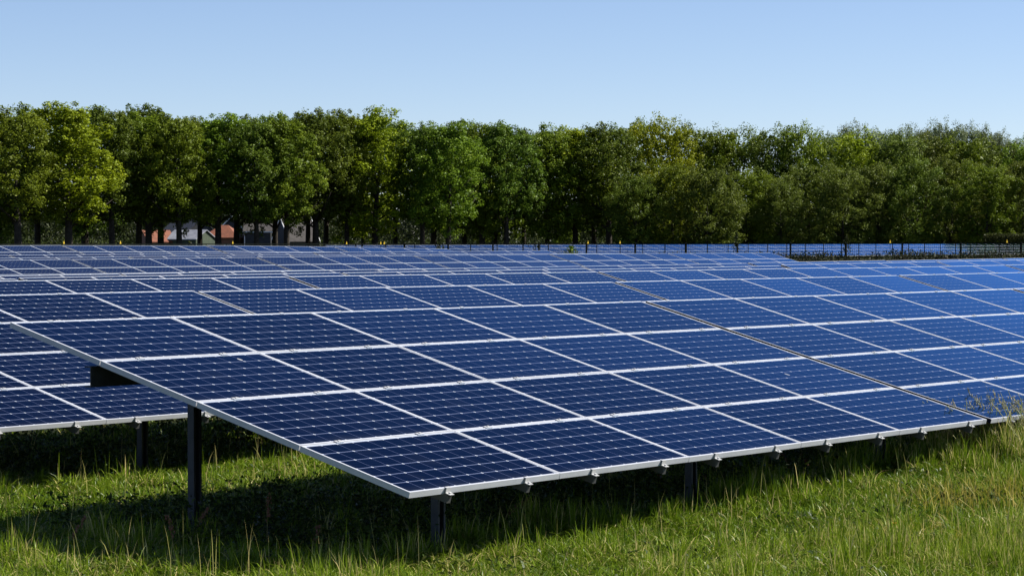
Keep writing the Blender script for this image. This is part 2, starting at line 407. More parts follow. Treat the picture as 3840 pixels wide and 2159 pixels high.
# ------------------------------------------------------------------ earth bank and fences
FX, FB = 86.2, 77.0
def bank_top(y): return 0.99 - 0.0145 * (y - 35)
def bank():
    ys = np.arange(14, 76.1, 1.0); V = []; rg = random.Random(4)
    prof = [(-1.9, None), (-0.9, -0.45), (-0.35, -0.04), (0.5, 0.0), (1.2, -0.5), (2.2, None)]
    for y in ys:
        for dx, h in prof:
            g = ground_z(FX + dx, y) - 0.1
            V.append((FX + dx + rg.uniform(-.08, .08), y, g if h is None else max(g, bank_top(y) + h + rg.uniform(-.035, .035))))
    n = len(prof)
    F = np.array([(j*n+i, j*n+i+1, (j+1)*n+i+1, (j+1)*n+i) for j in range(len(ys)-1) for i in range(n-1)])
    me = np_mesh('earth_bank', np.array(V), F.ravel(), np.arange(len(F))*4, M_SOIL, smooth=True)
    tag(link(bpy.data.objects.new('earth_bank', me)), 'low dark earth bank carrying the side fence', 'bank', kind='structure')
bank()
def fence(name, a, b, zfun, top, step, post_r, wire, label):
    a, b = Vector(a), Vector(b); d = (b - a); L = d.length; d.normalize(); n = int(L / step)
    base = empty(name, (a.x, a.y, zfun(a.x, a.y)))
    tag(base, label, 'fence')
    inv = Matrix.Translation(-base.location)
    def P(t, z): q = a + d * t; return Vector((q.x, q.y, z)) - base.location
    pm = None
    for i in range(n + 1):
        q = a + d * (i * step); zg = zfun(q.x, q.y); zt = top(q.x, q.y)
        me = MB().box((-post_r, -post_r, -0.4), (post_r, post_r, zt - zg)).poly(
            [(-post_r, -post_r, zt-zg+.001), (post_r, -post_r, zt-zg+.001), (post_r, post_r, zt-zg+.001), (-post_r, post_r, zt-zg+.001), (0, 0, zt-zg+.03)],
            [(0,1,4),(1,2,4),(2,3,4),(3,0,4)]).mesh('post', M_FENCE)
        o = link(bpy.data.objects.new('post', me), base); o.location = Vector((q.x, q.y, zg)) - base.location
    m = MB(); side = Vector((-d.y, d.x, 0)) * 0.001
    nw = int(L / wire[0]); s = wire[1]
    for i in range(nw + 1):
        t = i * wire[0]; q = a + d * t; zb = max(zfun(q.x, q.y), -0.6) + 0.05; zt = top(q.x, q.y) - 0.02
        p0, p1 = P(t - s, zb), P(t + s, zb); p2, p3 = P(t + s, zt), P(t - s, zt)
        m.poly([p0 - side*2, p1 - side*2, p2 - side*2, p3 - side*2, p0 + side*2, p1 + side*2, p2 + side*2, p3 + side*2],
               [(0,1,2,3),(7,6,5,4),(0,3,7,4),(1,5,6,2)])
    seg = 24
    for hz in wire[2]:
        for i in range(seg):
            t0, t1 = L * i / seg, L * (i + 1) / seg
            q0, q1 = a + d * t0, a + d * t1
            z0, z1 = top(q0.x, q0.y) - hz, top(q1.x, q1.y) - hz
            off = side * 6
            p = [P(t0, z0 - s) + off, P(t1, z1 - s) + off, P(t1, z1 + s) + off, P(t0, z0 + s) + off]
            m.poly(p + [v + side * 3 for v in p], [(3,2,1,0),(4,5,6,7),(0,1,5,4),(2,3,7,6)])
    m.build('wire_mesh', M_FENCE, base)
    rl = MB()
    for i in range(seg):
        t0, t1 = L * i / seg, L * (i + 1) / seg; q0, q1 = a + d * t0, a + d * t1
        z0, z1 = top(q0.x, q0.y), top(q1.x, q1.y); s2 = side * 16
        p = [P(t0, z0 - .055) - s2, P(t1, z1 - .055) - s2, P(t1, z1 - .003) - s2, P(t0, z0 - .003) - s2]
        rl.poly(p + [v + s2 * 2 for v in p], [(0,1,2,3),(7,6,5,4),(1,0,4,5),(3,2,6,7)])
    rl.build('top_rail', M_FENCE, base)
topA = lambda x, y: 1.61 - 0.0020 * (y - 36)
topB = lambda x, y: 1.555
fence('side_fence', (FX, 22.5, 0), (FX, 75.6, 0), lambda x, y: bank_top(y) - 0.05, topA, 2.87, 0.032, (0.10, 0.003, (0.2, 0.4, 0.6)), 'dark wire mesh fence with stout posts running along the row ends')
fence('rear_fence', (44, FB, 0), (222, FB, 0), lambda x, y: ground_z(x, y), topB, 2.5, 0.020, (0.14, 0.0022, (0.2, 0.4, 0.6, 0.8, 1.0)), 'long dark wire mesh fence with thin posts behind the last row')

# small yellow warning triangles standing on the fence tops
def warning_sign(px, on_side, label):
    az = math.atan((px - 1920) / FPX) + YAW
    if on_side: x = FX - 0.06; y = CAM.y + (x - CAM.x) / math.tan(az); z = topA(x, y)
    else: y = FB - 0.06; x = CAM.x + (y - CAM.y) * math.tan(az); z = topB(x, y)
    e = empty('warning_sign', (x, y, z), -az + 0.75)
    MB().prism([(-0.048, 0.0), (0.048, 0.0), (0.0, 0.145)], 1, -0.004, 0.004).build('plate', M_YELLOW, e)
    MB().prism([(-0.010, 0.028), (0.016, 0.06), (-0.001, 0.062), (0.008, 0.095), (-0.014, 0.058), (0.002, 0.055)], 1, -0.0065, -0.0045).build('symbol', M_BLACK, e)
    MB().box((-0.012, 0.005, -0.30), (0.012, 0.012, 0.03)).build('bracket', M_FENCE, e)
    tag(e, label, 'sign', 'yellow warning triangles on the fences')
warning_sign(240, 0, 'leftmost yellow warning triangle on the rear fence, left of the orange roof')
warning_sign(452, 0, 'yellow warning triangle on the rear fence just left of the orange cottage roof')
warning_sign(873, 0, 'yellow warning triangle on the rear fence below the orange hipped roof')
warning_sign(1300, 1, 'dull yellow warning triangle right of the farm barns')
warning_sign(1428, 1, 'left one of two close yellow warning triangles beyond the barns')
warning_sign(1441, 1, 'right one of two close yellow warning triangles beyond the barns')
warning_sign(2205, 1, 'yellow warning triangle on the side fence right of the dark shrub')
warning_sign(2325, 1, 'yellow warning triangle topping a stout post of the side fence mid frame')
warning_sign(3338, 1, 'yellow warning triangle on a side fence post before the olive trees')
warning_sign(3776, 1, 'rightmost yellow warning triangle, below the clipped hedge')

# ------------------------------------------------------------------ trees
def oak_crown(name, rng, H, Rr, base, mat_, nb=30, per=10, leaf=(0.15, 0.29), flat=0.9, power=0.6):
    cs, out, sz, tn = [], [], [], []
    def prof(t): return max(math.sin(math.pi * min(0.97, 0.13 + 0.84 * t)), 0.05) ** power
    tops = rng.random(3) * 6.28
    for i in range(nb):                                    # lobes, each carried by a limb
        t = (i + rng.random()) / nb; t = t ** 0.9
        a = i * 2.399 + rng.normal() * 0.5; rr = Rr * prof(t) * (0.45 + 0.42 * rng.random())
        br = (0.80 + 0.55 * rng.random()) * (Rr / 3.8)
        c = np.array([math.cos(a) * rr, math.sin(a) * rr, base + 0.5 + (H - base - br - 0.3) * t + 0.5 * math.sin(a + tops[0])])
        lt = 0.25 * (rng.random() - .5)
        for j in range(per):                               # twig clumps on the lobe
            q = unit(rng.normal(size=3)); k = int(rng.integers(34, 58)); cr = (0.26 + 0.26 * rng.random()) * (Rr / 3.8)
            cc = c + q * br * (0.55 + 0.5 * rng.random()) * np.array([1.12, 1.12, flat])
            d = unit(rng.normal(size=(k, 3))); rad = cr * (0.35 + 0.75 * rng.random((k, 1)))
            cs.append(cc + d * rad); out.append(unit(d * 0.8 + q * 0.7)); sz.append(leaf[0] + (leaf[1] - leaf[0]) * rng.random(k))
            tn.append(np.clip(rng.normal(0.45 + lt, 0.2, k), 0, 1))
    k = 900; t = rng.random(k); a = rng.random(k) * 6.28; pr = np.array([prof(v) for v in t]); rr = Rr * .62 * pr * np.sqrt(rng.random(k))
    cs.append(np.stack([np.cos(a) * rr, np.sin(a) * rr, base + .6 + (H - base - 1.6) * t], 1)); out.append(unit(rng.normal(size=(k, 3)))); sz.append(np.full(k, .46)); tn.append(rng.random(k) * .3)
    return leaves_mesh(name, np.concatenate(cs), np.concatenate(sz), mat_, rng, np.concatenate(out), np.concatenate(tn))
def trunk_mesh(rng, H, Rr, base, r0):
    m = MB(); lean = rng.normal(size=2) * 0.25
    pts = [(lean[0] * t * t, lean[1] * t * t, -0.3 + (H * 0.72 + 0.3) * t) for t in np.linspace(0, 1, 7)]
    m.tube(pts, [r0 * 1.25, r0, r0 * .88, r0 * .7, r0 * .5, r0 * .3, r0 * .1], 8)
    for i in range(9):
        t = 0.30 + 0.5 * i / 9; p0 = Vector((lean[0] * t * t, lean[1] * t * t, -0.3 + (H * 0.72 + 0.3) * t)); a = i * 2.4 + rng.random()
        L = Rr * (0.9 - 0.5 * (i / 9)); d = Vector((math.cos(a), math.sin(a), 0))
        m.tube([p0, p0 + d * L * .45 + Vector((0, 0, L * .35)), p0 + d * L * .9 + Vector((0, 0, L * .85))], [r0 * .38, r0 * .24, r0 * .06], 5)
    return m.mesh('trunk', M_BARK, True)
OAKS, BUSHY = [], []
for v in range(7):
    g = np.random.default_rng(100 + v); H, Rr, base = 16.0, [4.3, 3.9, 4.6, 4.1, 4.5, 3.8, 4.7][v], [2.0, 2.9, 2.3, 4.1, 3.7, 4.5, 1.8][v]
    OAKS.append((oak_crown('crown', g, H, Rr, base, M_LEAF['mid'], 36, 13, (0.15, 0.28)), trunk_mesh(g, H, Rr, base, 0.26 + 0.08 * g.random())))
for v in range(5):
    g = np.random.default_rng(200 + v); H, Rr, base = 12.0, 3.9 + 0.6 * g.random(), 0.5
    BUSHY.append((oak_crown('crown', g, H, Rr, base, M_LEAF['olive'], 38, 12, (0.12, 0.23), 0.95, 0.45), trunk_mesh(g, H * .8, Rr, base, 0.20)))
_mm = {}
def crown_mat(me, key):
    k = (me.name, key)
    if k not in _mm:
        c = me.copy(); c.materials[0] = M_LEAF[key]; _mm[k] = c
    return _mm[k]
def tree(kind, name, px, top_d, depth, key, wide, label, group, rng, cat='tree'):
    """px: column in the 3840 frame, top_d: row of the crown's top in a 2575-wide frame"""
    variants = {'oak': OAKS, 'bushy': BUSHY}[kind]
    H0 = {'oak': 16.0, 'bushy': 12.0}[kind]
    cm, tm = variants[int(rng.integers(len(variants)))]
    if kind == 'oak' and 470 < px < 1290: cm, tm = OAKS[3 + int(rng.integers(3))]
    x, y = at(px, depth); zt = zof(top_d * 1.4913, depth); s = (zt - FARZ) / (H0 + 0.25)
    e = empty(name, (x, y, FARZ), rng.random() * 6.28)
    sw = wide * (0.6 + 0.4 * s) * (1.1 if kind == 'oak' else 1.0)
    c = link(bpy.data.objects.new('crown', crown_mat(cm, key)), e); c.scale = (sw, sw, s)
    t = link(bpy.data.objects.new('trunk', tm), e); t.scale = (sw, sw, s)
    return tag(e, label, cat, group)
g = np.random.default_rng(42)
WORDS = {'mid': 'mid green', 'dark': 'dark green', 'yellow': 'bright yellow-green', 'olive': 'olive green'}
# front line of the avenue: column (2575 frame), top, key, width
front = [(-45,272,'dark',1.0),(45,266,'mid',1.0),(165,249,'yellow',1.15),(290,262,'dark',0.95),(375,276,'mid',1.0),(455,280,'mid',1.0),
 (545,278,'mid',1.05),(640,292,'dark',1.0),(715,282,'mid',1.0),(800,270,'dark',1.0),(870,268,'mid',0.9),(955,266,'yellow',1.1),(1065,302,'dark',1.0),
 (1130,298,'mid',0.9),(1205,295,'mid',1.0),(1285,296,'dark',1.05),(1375,308,'mid',0.95),(1450,310,'yellow',1.1),(1535,306,'dark',1.05)]
for i, (x, top, key, wd) in enumerate(front):
    D = 243 + 40 * max(0, x) / 1550 + g.normal() * 4; x += g.normal() * 9; wd *= g.uniform(.92, 1.18)
    tree('oak', 'oak_tree', x * 1.4913, top, D, key, wd, f'{WORDS[key]} oak, {ORD[i] if i < 14 else ["fifteenth","sixteenth","seventeenth","eighteenth","nineteenth"][i-14]} from the left in the front line of the avenue', 'oaks of the avenue, front line', g)
back = [(-5,280,'dark'),(100,256,'mid'),(225,256,'dark'),(335,254,'dark'),(415,282,'dark'),(500,286,'mid'),(592,284,'dark'),(690,279,'mid'),(758,280,'dark'),
 (835,272,'dark'),(912,270,'mid'),(1005,290,'dark'),(1095,304,'mid'),(1170,300,'dark'),(1245,300,'mid'),(1330,316,'dark'),(1412,312,'mid'),(1495,312,'dark')]
for i, (x, top, key) in enumerate(back):
    D = 262 + 40 * max(0, x) / 1550 + g.normal() * 5; x += g.normal() * 11
    tree('oak', 'oak_tree', x * 1.4913, top, D, key, g.uniform(.9, 1.15), f'{WORDS[key]} oak, {ORD[i] if i < 14 else ["fifteenth","sixteenth","seventeenth","eighteenth"][i-14]} from the left in the second line of the avenue', 'oaks of the avenue, second line', g)
# mixed wood on the right: tall ones behind, lower bushy ones before
tall = [(1590,298,'dark',1.1),(1655,291,'yellow',1.15),(1725,302,'mid',1.05),(1790,320,'mid',1.0),(1845,312,'mid',1.1),(1925,318,'olive',1.1),(1995,310,'mid',1.1),
 (2075,330,'olive',1.1),(2160,330,'yellow',1.25),(2250,332,'olive',1.1),(2335,326,'olive',1.15),(2430,334,'mid',1.1),(2515,345,'olive',1.1),(2600,345,'mid',1.1)]
for i, (x, top, key, wd) in enumerate(tall):
    tree('bushy', 'broadleaf_tree', x * 1.4913, top - 9, 292 + g.normal() * 3, key, wd * 1.02, f'{WORDS[key]} tall broadleaf tree, {ORD[i]} from the left in the back of the right wood', 'tall trees of the right wood', g)
low = [(1600,430,'dark',1.0),(1690,395,'mid',1.0),(1780,405,'olive',1.1),(1880,420,'mid',1.15),(1965,440,'olive',0.95),(2035,400,'olive',1.1),(2120,410,'olive',1.1),
 (2205,400,'olive',1.0),(2290,390,'dark',1.1),(2390,385,'olive',1.1),(2480,400,'mid',1.1),(2570,390,'olive',1.1)]
for i, (x, top, key, wd) in enumerate(low):
    tree('bushy', 'bushy_tree', x * 1.4913, top, 276 + g.normal() * 3, key, wd, f'{WORDS[key]} bushy tree leafy to the ground, {ORD[i]} from the left before the right wood', 'bushy trees of the right wood', g)
pop = [(2112,312),(2140,303),(2180,312),(2215,318),(2250,310),(2290,314),(2325,303),(2360,302),(2395,297),(2430,304),(2468,312),(2505,324),(2545,334),(2585,344)]
for i, (x, top) in enumerate(pop):
    tree('bushy', 'poplar_tree', x * 1.4913, top - 3, 415 + g.normal() * 6, 'grey', 0.80, f'grey-green poplar behind the right wood, {ORD[i]} from the left', 'poplars behind the right wood', g)

# saplings and a shrub by the fences
def sapling(px, top, depth, label, key='scrub', wide=1.0, name='sapling', cat='tree'):
    rg = np.random.default_rng(int(px)); x, y = at(px, depth); zt = zof(top, depth); zg = ground_z(min(x, 95), y)
    if name == 'shrub': zg = bank_top(y)
    h = zt - zg; e = empty(name, (x, y, zg))
    n = 260; t = rg.random(n) ** .6
    p = np.stack([rg.normal(size=n) * .22 * wide * (1.1 - t), rg.normal(size=n) * .22 * wide * (1.1 - t), (h * (0.55 + .45 * t) if name == 'sapling' else h * t)], 1)
    link(bpy.data.objects.new('crown', leaves_mesh('crown', p, 0.06 + .08 * rg.random(n), M_LEAF[key], rg)), e)
    m = MB().tube([(0, 0, -.1), (.03, 0, h * .5), (.0, .02, h * .95)], [.025, .02, .006], 5)
    for k in range(4):
        a = k * 1.7; m.tube([(.02, 0, h * (.45 + .1 * k)), (math.cos(a) * .3 * wide, math.sin(a) * .3 * wide, h * (.62 + .1 * k))], [.012, .004], 4)
    m.build('trunk', M_BARK, e); tag(e, label, cat, 'young trees by the fences' if name == 'sapling' else None)
sapling(712, 905, 130, 'leafy sapling behind the fence before the metal shed roof')
sapling(1650, 885, 134, 'lone leafy sapling behind the fence left of centre')
sapling(2008, 872, 134, 'thin tall sapling behind the fence near mid frame', wide=.8)
sapling(2762, 872, 131, 'thin sapling behind the side fence before the dark bushy trees', wide=.8)
sapling(3175, 880, 128, 'thin sapling behind the side fence before the yellow-green tree', wide=.8)
sapling(2140, 922, 121, 'dark round shrub growing against the side fence', 'dark', 2.2, 'shrub', 'shrub')

# undergrowth that closes the view under the crowns; one mass
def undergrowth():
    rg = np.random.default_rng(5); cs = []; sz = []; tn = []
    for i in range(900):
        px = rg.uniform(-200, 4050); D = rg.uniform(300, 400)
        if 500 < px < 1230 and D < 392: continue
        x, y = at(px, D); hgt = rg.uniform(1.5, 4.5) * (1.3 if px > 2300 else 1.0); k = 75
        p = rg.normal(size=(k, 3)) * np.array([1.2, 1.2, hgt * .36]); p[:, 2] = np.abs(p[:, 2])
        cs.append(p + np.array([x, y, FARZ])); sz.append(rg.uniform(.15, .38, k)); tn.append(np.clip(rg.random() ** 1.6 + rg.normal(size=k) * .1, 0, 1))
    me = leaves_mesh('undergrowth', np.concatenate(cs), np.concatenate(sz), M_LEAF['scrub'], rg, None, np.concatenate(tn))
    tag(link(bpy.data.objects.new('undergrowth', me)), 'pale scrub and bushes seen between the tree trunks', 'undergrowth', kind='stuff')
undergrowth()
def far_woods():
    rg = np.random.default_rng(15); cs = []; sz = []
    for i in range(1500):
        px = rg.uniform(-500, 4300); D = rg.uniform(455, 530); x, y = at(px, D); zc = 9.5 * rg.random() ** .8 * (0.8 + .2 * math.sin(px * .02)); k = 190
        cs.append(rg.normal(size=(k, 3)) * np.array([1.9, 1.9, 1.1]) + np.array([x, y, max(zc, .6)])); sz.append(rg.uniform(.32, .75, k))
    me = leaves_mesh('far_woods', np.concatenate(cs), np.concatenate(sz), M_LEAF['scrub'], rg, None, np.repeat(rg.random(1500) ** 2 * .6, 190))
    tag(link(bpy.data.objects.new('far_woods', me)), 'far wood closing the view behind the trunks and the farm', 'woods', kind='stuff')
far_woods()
def hedge():
    rg = np.random.default_rng(6); D = 268; x0, y0 = at(3690, D); x1, y1 = at(4000, D)
    n = 15000; t = rg.random(n); z1 = zof(877, D); p = np.zeros((n, 3))
    off = rg.uniform(-.7, .7, n); hz = FARZ + (z1 - FARZ) * np.sqrt(rg.random(n)) + rg.normal(size=n) * .05
    p[:, 0] = x0 + (x1 - x0) * t + FWD.x * off; p[:, 1] = y0 + (y1 - y0) * t + FWD.y * off; p[:, 2] = hz
    e = empty('hedge', (x0, y0, FARZ)); p -= np.array([x0, y0, FARZ])
    link(bpy.data.objects.new('foliage', leaves_mesh('foliage', p, rg.uniform(.08, .2, n), M_LEAF['scrub'], rg)), e)
    tag(e, 'clipped hedge with a sunlit flat top at the right edge', 'hedge')
hedge()
def weeds():
    rg = np.random.default_rng(8); m = []; cs = []; sz = []
    V, loops, starts, tint = [], [], [], []
    nb = 0
    for i in range(1100):
        y = rg.uniform(24, 75); x = FX + rg.normal() * .35 - .25; z = bank_top(y) - .08
        big = 0.5 + 0.5 * math.sin(y * 1.3) * math.sin(y * .37 + 1)
        h = rg.uniform(.14, .36) + .38 * big * rg.random()
        k = int(8 + 30 * big * rg.random())
        p = np.stack([rg.normal(size=k) * .10, rg.normal(size=k) * .16, rg.random(k) ** .8 * h], 1) + np.array([x, y, z])
        cs.append(p); sz.append(rg.uniform(.05, .15, k))
    me = leaves_mesh('weeds', np.concatenate(cs), np.concatenate(sz), M_WEED, rg, aspect=.4)
    tag(link(bpy.data.objects.new('weeds', me)), 'dark tangled weeds along the foot of the side fence', 'weeds', kind='stuff')
weeds()

# ------------------------------------------------------------------ farm buildings behind the avenue
M_ORANGE = plain('clay_tiles', (0.125, 0.040, 0.018), (0.215, 0.066, 0.028), 2.5, 0.8, 0, 0.6)
M_SLATE = plain('grey_slates', (0.035, 0.035, 0.041), (0.065, 0.063, 0.070), 2.5, 0.8, 0, 0.5)
M_METAL = plain('corrugated_metal', (0.16, 0.165, 0.185), (0.29, 0.295, 0.32), 1.3, 0.5, 0.1, 0.4)
M_BROWN = plain('weathered_roof', (0.024, 0.021, 0.020), (0.055, 0.048, 0.044), 1.5, 0.9, 0, 0.6)
M_DARKWALL = plain('tarred_boards', (0.020, 0.022, 0.025), (0.040, 0.042, 0.046), 3, 0.8)
M_GREENWALL = plain('green_boards', (0.030, 0.045, 0.025), (0.050, 0.068, 0.038), 3, 0.8)
M_BRICK = plain('old_brick', (0.14, 0.065, 0.04), (0.22, 0.11, 0.07), 6, 0.9)
M_WHITE = plain('white_paint', (0.74, 0.74, 0.73), (0.82, 0.82, 0.80), 4, 0.6)
M_PANE = plain('dark_glass', (0.01, 0.012, 0.015), (0.02, 0.024, 0.03), 4, 0.1)
BD = 345.0
def building(name, px, turn, L, Wd, z_eave, z_ridge, roof_m, wall_m, label, hip=0.0, board=False, door=None, window=None, cat='farm building', depth=BD):
    """ridge along local x; turn: degrees the ridge is turned from the picture plane"""
    x, y = at(px, depth); e = empty(name, (x, y, FARZ), -YAW + math.radians(turn))
    hl, hw = L / 2, Wd / 2; ze, zr = z_eave - FARZ, z_ridge - FARZ
    mb = MB()
    if hip > 0: mb.box((-hl, -hw, -.2), (hl, hw, ze))
    else: mb.prism([(-hw, -.2), (hw, -.2), (hw, ze), (0, zr - .06), (-hw, ze)], 0, -hl, hl)
    mb.build('wall', wall_m, e)
    o, th = 0.25, 0.14; k = (zr - ze) / hw; zo = ze - k * o
    r = MB(); xl = hl + 0.2; hx = xl - hip
    top = [(-hx, 0, zr + th), (hx, 0, zr + th)]
    pts = [(-xl, -hw - o, zo + th), (xl, -hw - o, zo + th), (xl, hw + o, zo + th), (-xl, hw + o, zo + th)] + top
    low_ = [(a, b, c - th * .9) for a, b, c in pts]
    r.poly(pts + low_, [(0,1,5,4),(2,3,4,5),(1,2,5),(3,0,4)] if hip > 0 else [(0,1,5,4),(2,3,4,5)])
    kk = 0
    r.poly(pts + low_, [(1,0,6,7),(3,2,8,9)] + ([(2,1,7,8),(0,3,9,6)] if hip > 0 else [(5,1,7,11),(2,5,11,8),(0,4,10,6),(4,3,9,10)]) + [(6,10,11,7),(8,11,10,9)])
    r.build('roof', roof_m, e)
    if board:
        for s in (1, -1):
            b = MB()
            for q in (1, -1):
                p0 = Vector((s * (xl + .004), q * (hw + o), zo - .05)); p1 = Vector((s * (xl + .004), 0, zr - .05)); d = Vector((s * .06, 0, 0)); u = Vector((0, 0, .24))
                c = [p0, p1, p1 + u, p0 + u]; b.poly(c + [v + d for v in c], [(3,2,1,0),(4,5,6,7),(0,1,5,4),(1,2,6,5),(2,3,7,6),(3,0,4,7)])
            b.build('bargeboard', M_WHITE, e)
    for d in (door or []):
        bx, wd, hh, mm = d; MB().box((bx - wd/2, -hw - .06, 0), (bx + wd/2, -hw - .003, hh)).build('door', mm, e)
    for wv in (window or []):
        bx, zb, wd, hh = wv
        f = MB(); f.box((bx - wd/2 - .08, -hw - .05, zb - .08), (bx + wd/2 + .08, -hw - .003, zb)).box((bx - wd/2 - .08, -hw - .05, zb + hh), (bx + wd/2 + .08, -hw - .003, zb + hh + .08))
        f.box((bx - wd/2 - .08, -hw - .05, zb), (bx - wd/2, -hw - .003, zb + hh)).box((bx + wd/2, -hw - .05, zb), (bx + wd/2 + .08, -hw - .003, zb + hh))
        fr = f.build('window', M_WHITE, e); MB().box((bx - wd/2, -hw - .03, zb), (bx + wd/2, -hw - .004, zb + hh)).build('pane', M_PANE, fr)
    tag(e, label, cat); return e
Zp = lambda py: zof(py, BD)
building('cottage', 585, 28, 3.6, 4.4, Zp(906), Zp(868), M_ORANGE, M_BRICK, 'small cottage with orange tiled roof left of the grey gable', window=[(0.4, .5, .7, .7)], cat='house', depth=335)
building('barn', 706, -62, 11, 5.0, Zp(878), Zp(817), M_SLATE, M_DARKWALL, 'dark barn with steep grey slate roof behind the metal shed', depth=365)
building('shed', 716, -28, 4.9, 4.6, Zp(897), Zp(866), M_METAL, M_GREENWALL, 'low green shed with pale corrugated metal roof', door=[(1.2, .7, 1.4, M_WHITE)], depth=335)
building('bungalow', 842, -10, 4.9, 4.6, Zp(890), Zp(848), M_ORANGE, M_BRICK, 'brick bungalow with orange hipped tile roof', hip=2.1, door=[(-1.6, .5, 1.9, M_WHITE), (-.5, .14, 1.9, M_WHITE)], window=[(1.1, .7, .8, .7)], cat='house', depth=345)
building('barn', 868, -84, 9, 3.6, Zp(860), Zp(808), M_SLATE, M_DARKWALL, 'black boarded barn with white bargeboards behind the bungalow', board=True, depth=368)
def open_shed():
    e = building('open_shed', 968, 4, 3.6, 3.2, Zp(867), Zp(842), M_BROWN, M_DARKWALL, 'open shed with brown roof and white fascia between the barns', depth=345)
    hw = 1.6; ze = Zp(867) - FARZ
    MB().box((-2.05, -hw - .36, ze - .18), (2.05, -hw - .30, ze - .06)).build('fascia', M_WHITE, e)
    MB().box((-1.85, -hw - .34, 0), (-1.73, -hw - .22, ze - .18)).build('post', M_WHITE, e)
open_shed()
building('barn', 1108, 27, 4.2, 6.6, Zp(902), Zp(816), M_BROWN, M_DARKWALL, 'big barn with weathered brown roof, rightmost of the farm', board=True, depth=352)

# ------------------------------------------------------------------ grass
def vnoise(x, y, s, seed):
    xi, yi = np.floor(x / s).astype(int), np.floor(y / s).astype(int); fx, fy = x / s - xi, y / s - yi
    fx, fy = fx * fx * (3 - 2 * fx), fy * fy * (3 - 2 * fy)
    h = lambda a, b: np.modf(np.abs(np.sin(a * 127.1 + b * 311.7 + seed * 74.7) * 43758.5453))[0]
    return (h(xi, yi) * (1 - fx) + h(xi + 1, yi) * fx) * (1 - fy) + (h(xi, yi + 1) * (1 - fx) + h(xi + 1, yi + 1) * fx) * fy
def ground_np(x, y):
    z0 = -LEG; z1 = ROWS[1][2] - Z4 - LEG
    ya, yb = G_PTS[0][0], G_PTS[1][0]
    t = np.clip((y - ya) / (yb - ya), 0, 1); t = t * t * (3 - 2 * t)
    a = np.clip((x - 1.5) / 6, 0, 1); b = np.clip((1.9 - y) / 1.4, 0, 1)
    return z0 + (z1 - z0) * t + 0.13 * a * a * (3 - 2 * a) * b * b * (3 - 2 * b)
def blades(x, y, z, h, wd, lean, tint, rng):
    n = len(x); a = rng.random(n) * 2 * np.pi; la = rng.random(n) * 2 * np.pi
    sx, sy = np.cos(a) * wd / 2, np.sin(a) * wd / 2; lx, ly = np.cos(la) * lean * h, np.sin(la) * lean * h
    V = np.zeros((n, 7, 3))
    for k, (t, wf) in enumerate(((0, 1), (.4, .85), (.75, .55))):
        zz = z + h * (t - .25 * lean * t * t)
        V[:, 2*k] = np.stack([x - sx * wf + lx * t * t, y - sy * wf + ly * t * t, zz], 1)
        V[:, 2*k+1] = np.stack([x + sx * wf + lx * t * t, y + sy * wf + ly * t * t, zz], 1)
    V[:, 6] = np.stack([x + lx, y + ly, z + h * (1 - .35 * lean)], 1)
    b = np.arange(n)[:, None] * 7
    q = np.concatenate([b + np.array([0, 1, 3, 2]), b + np.array([2, 3, 5, 4]), b + np.array([4, 5, 6])], 1)
    st = np.arange(n)[:, None] * 11 + np.array([0, 4, 8])
    return V.reshape(-1, 3), q.ravel(), st.ravel()
def on_ground(px, py, z=-LEG):
    k = FPX; d = Vector((0, 0, 0)) + FWD * math.cos(PITCH) + Vector((0, 0, math.sin(PITCH)))
    up = Vector((-FWD.x * math.sin(PITCH), -FWD.y * math.sin(PITCH), math.cos(PITCH)))
    d = d + RIGHT * ((px - 1920) / k) - up * ((py - 1079.5) / k); t = (z - CAM.z) / d.z
    return CAM.x + d.x * t, CAM.y + d.y * t
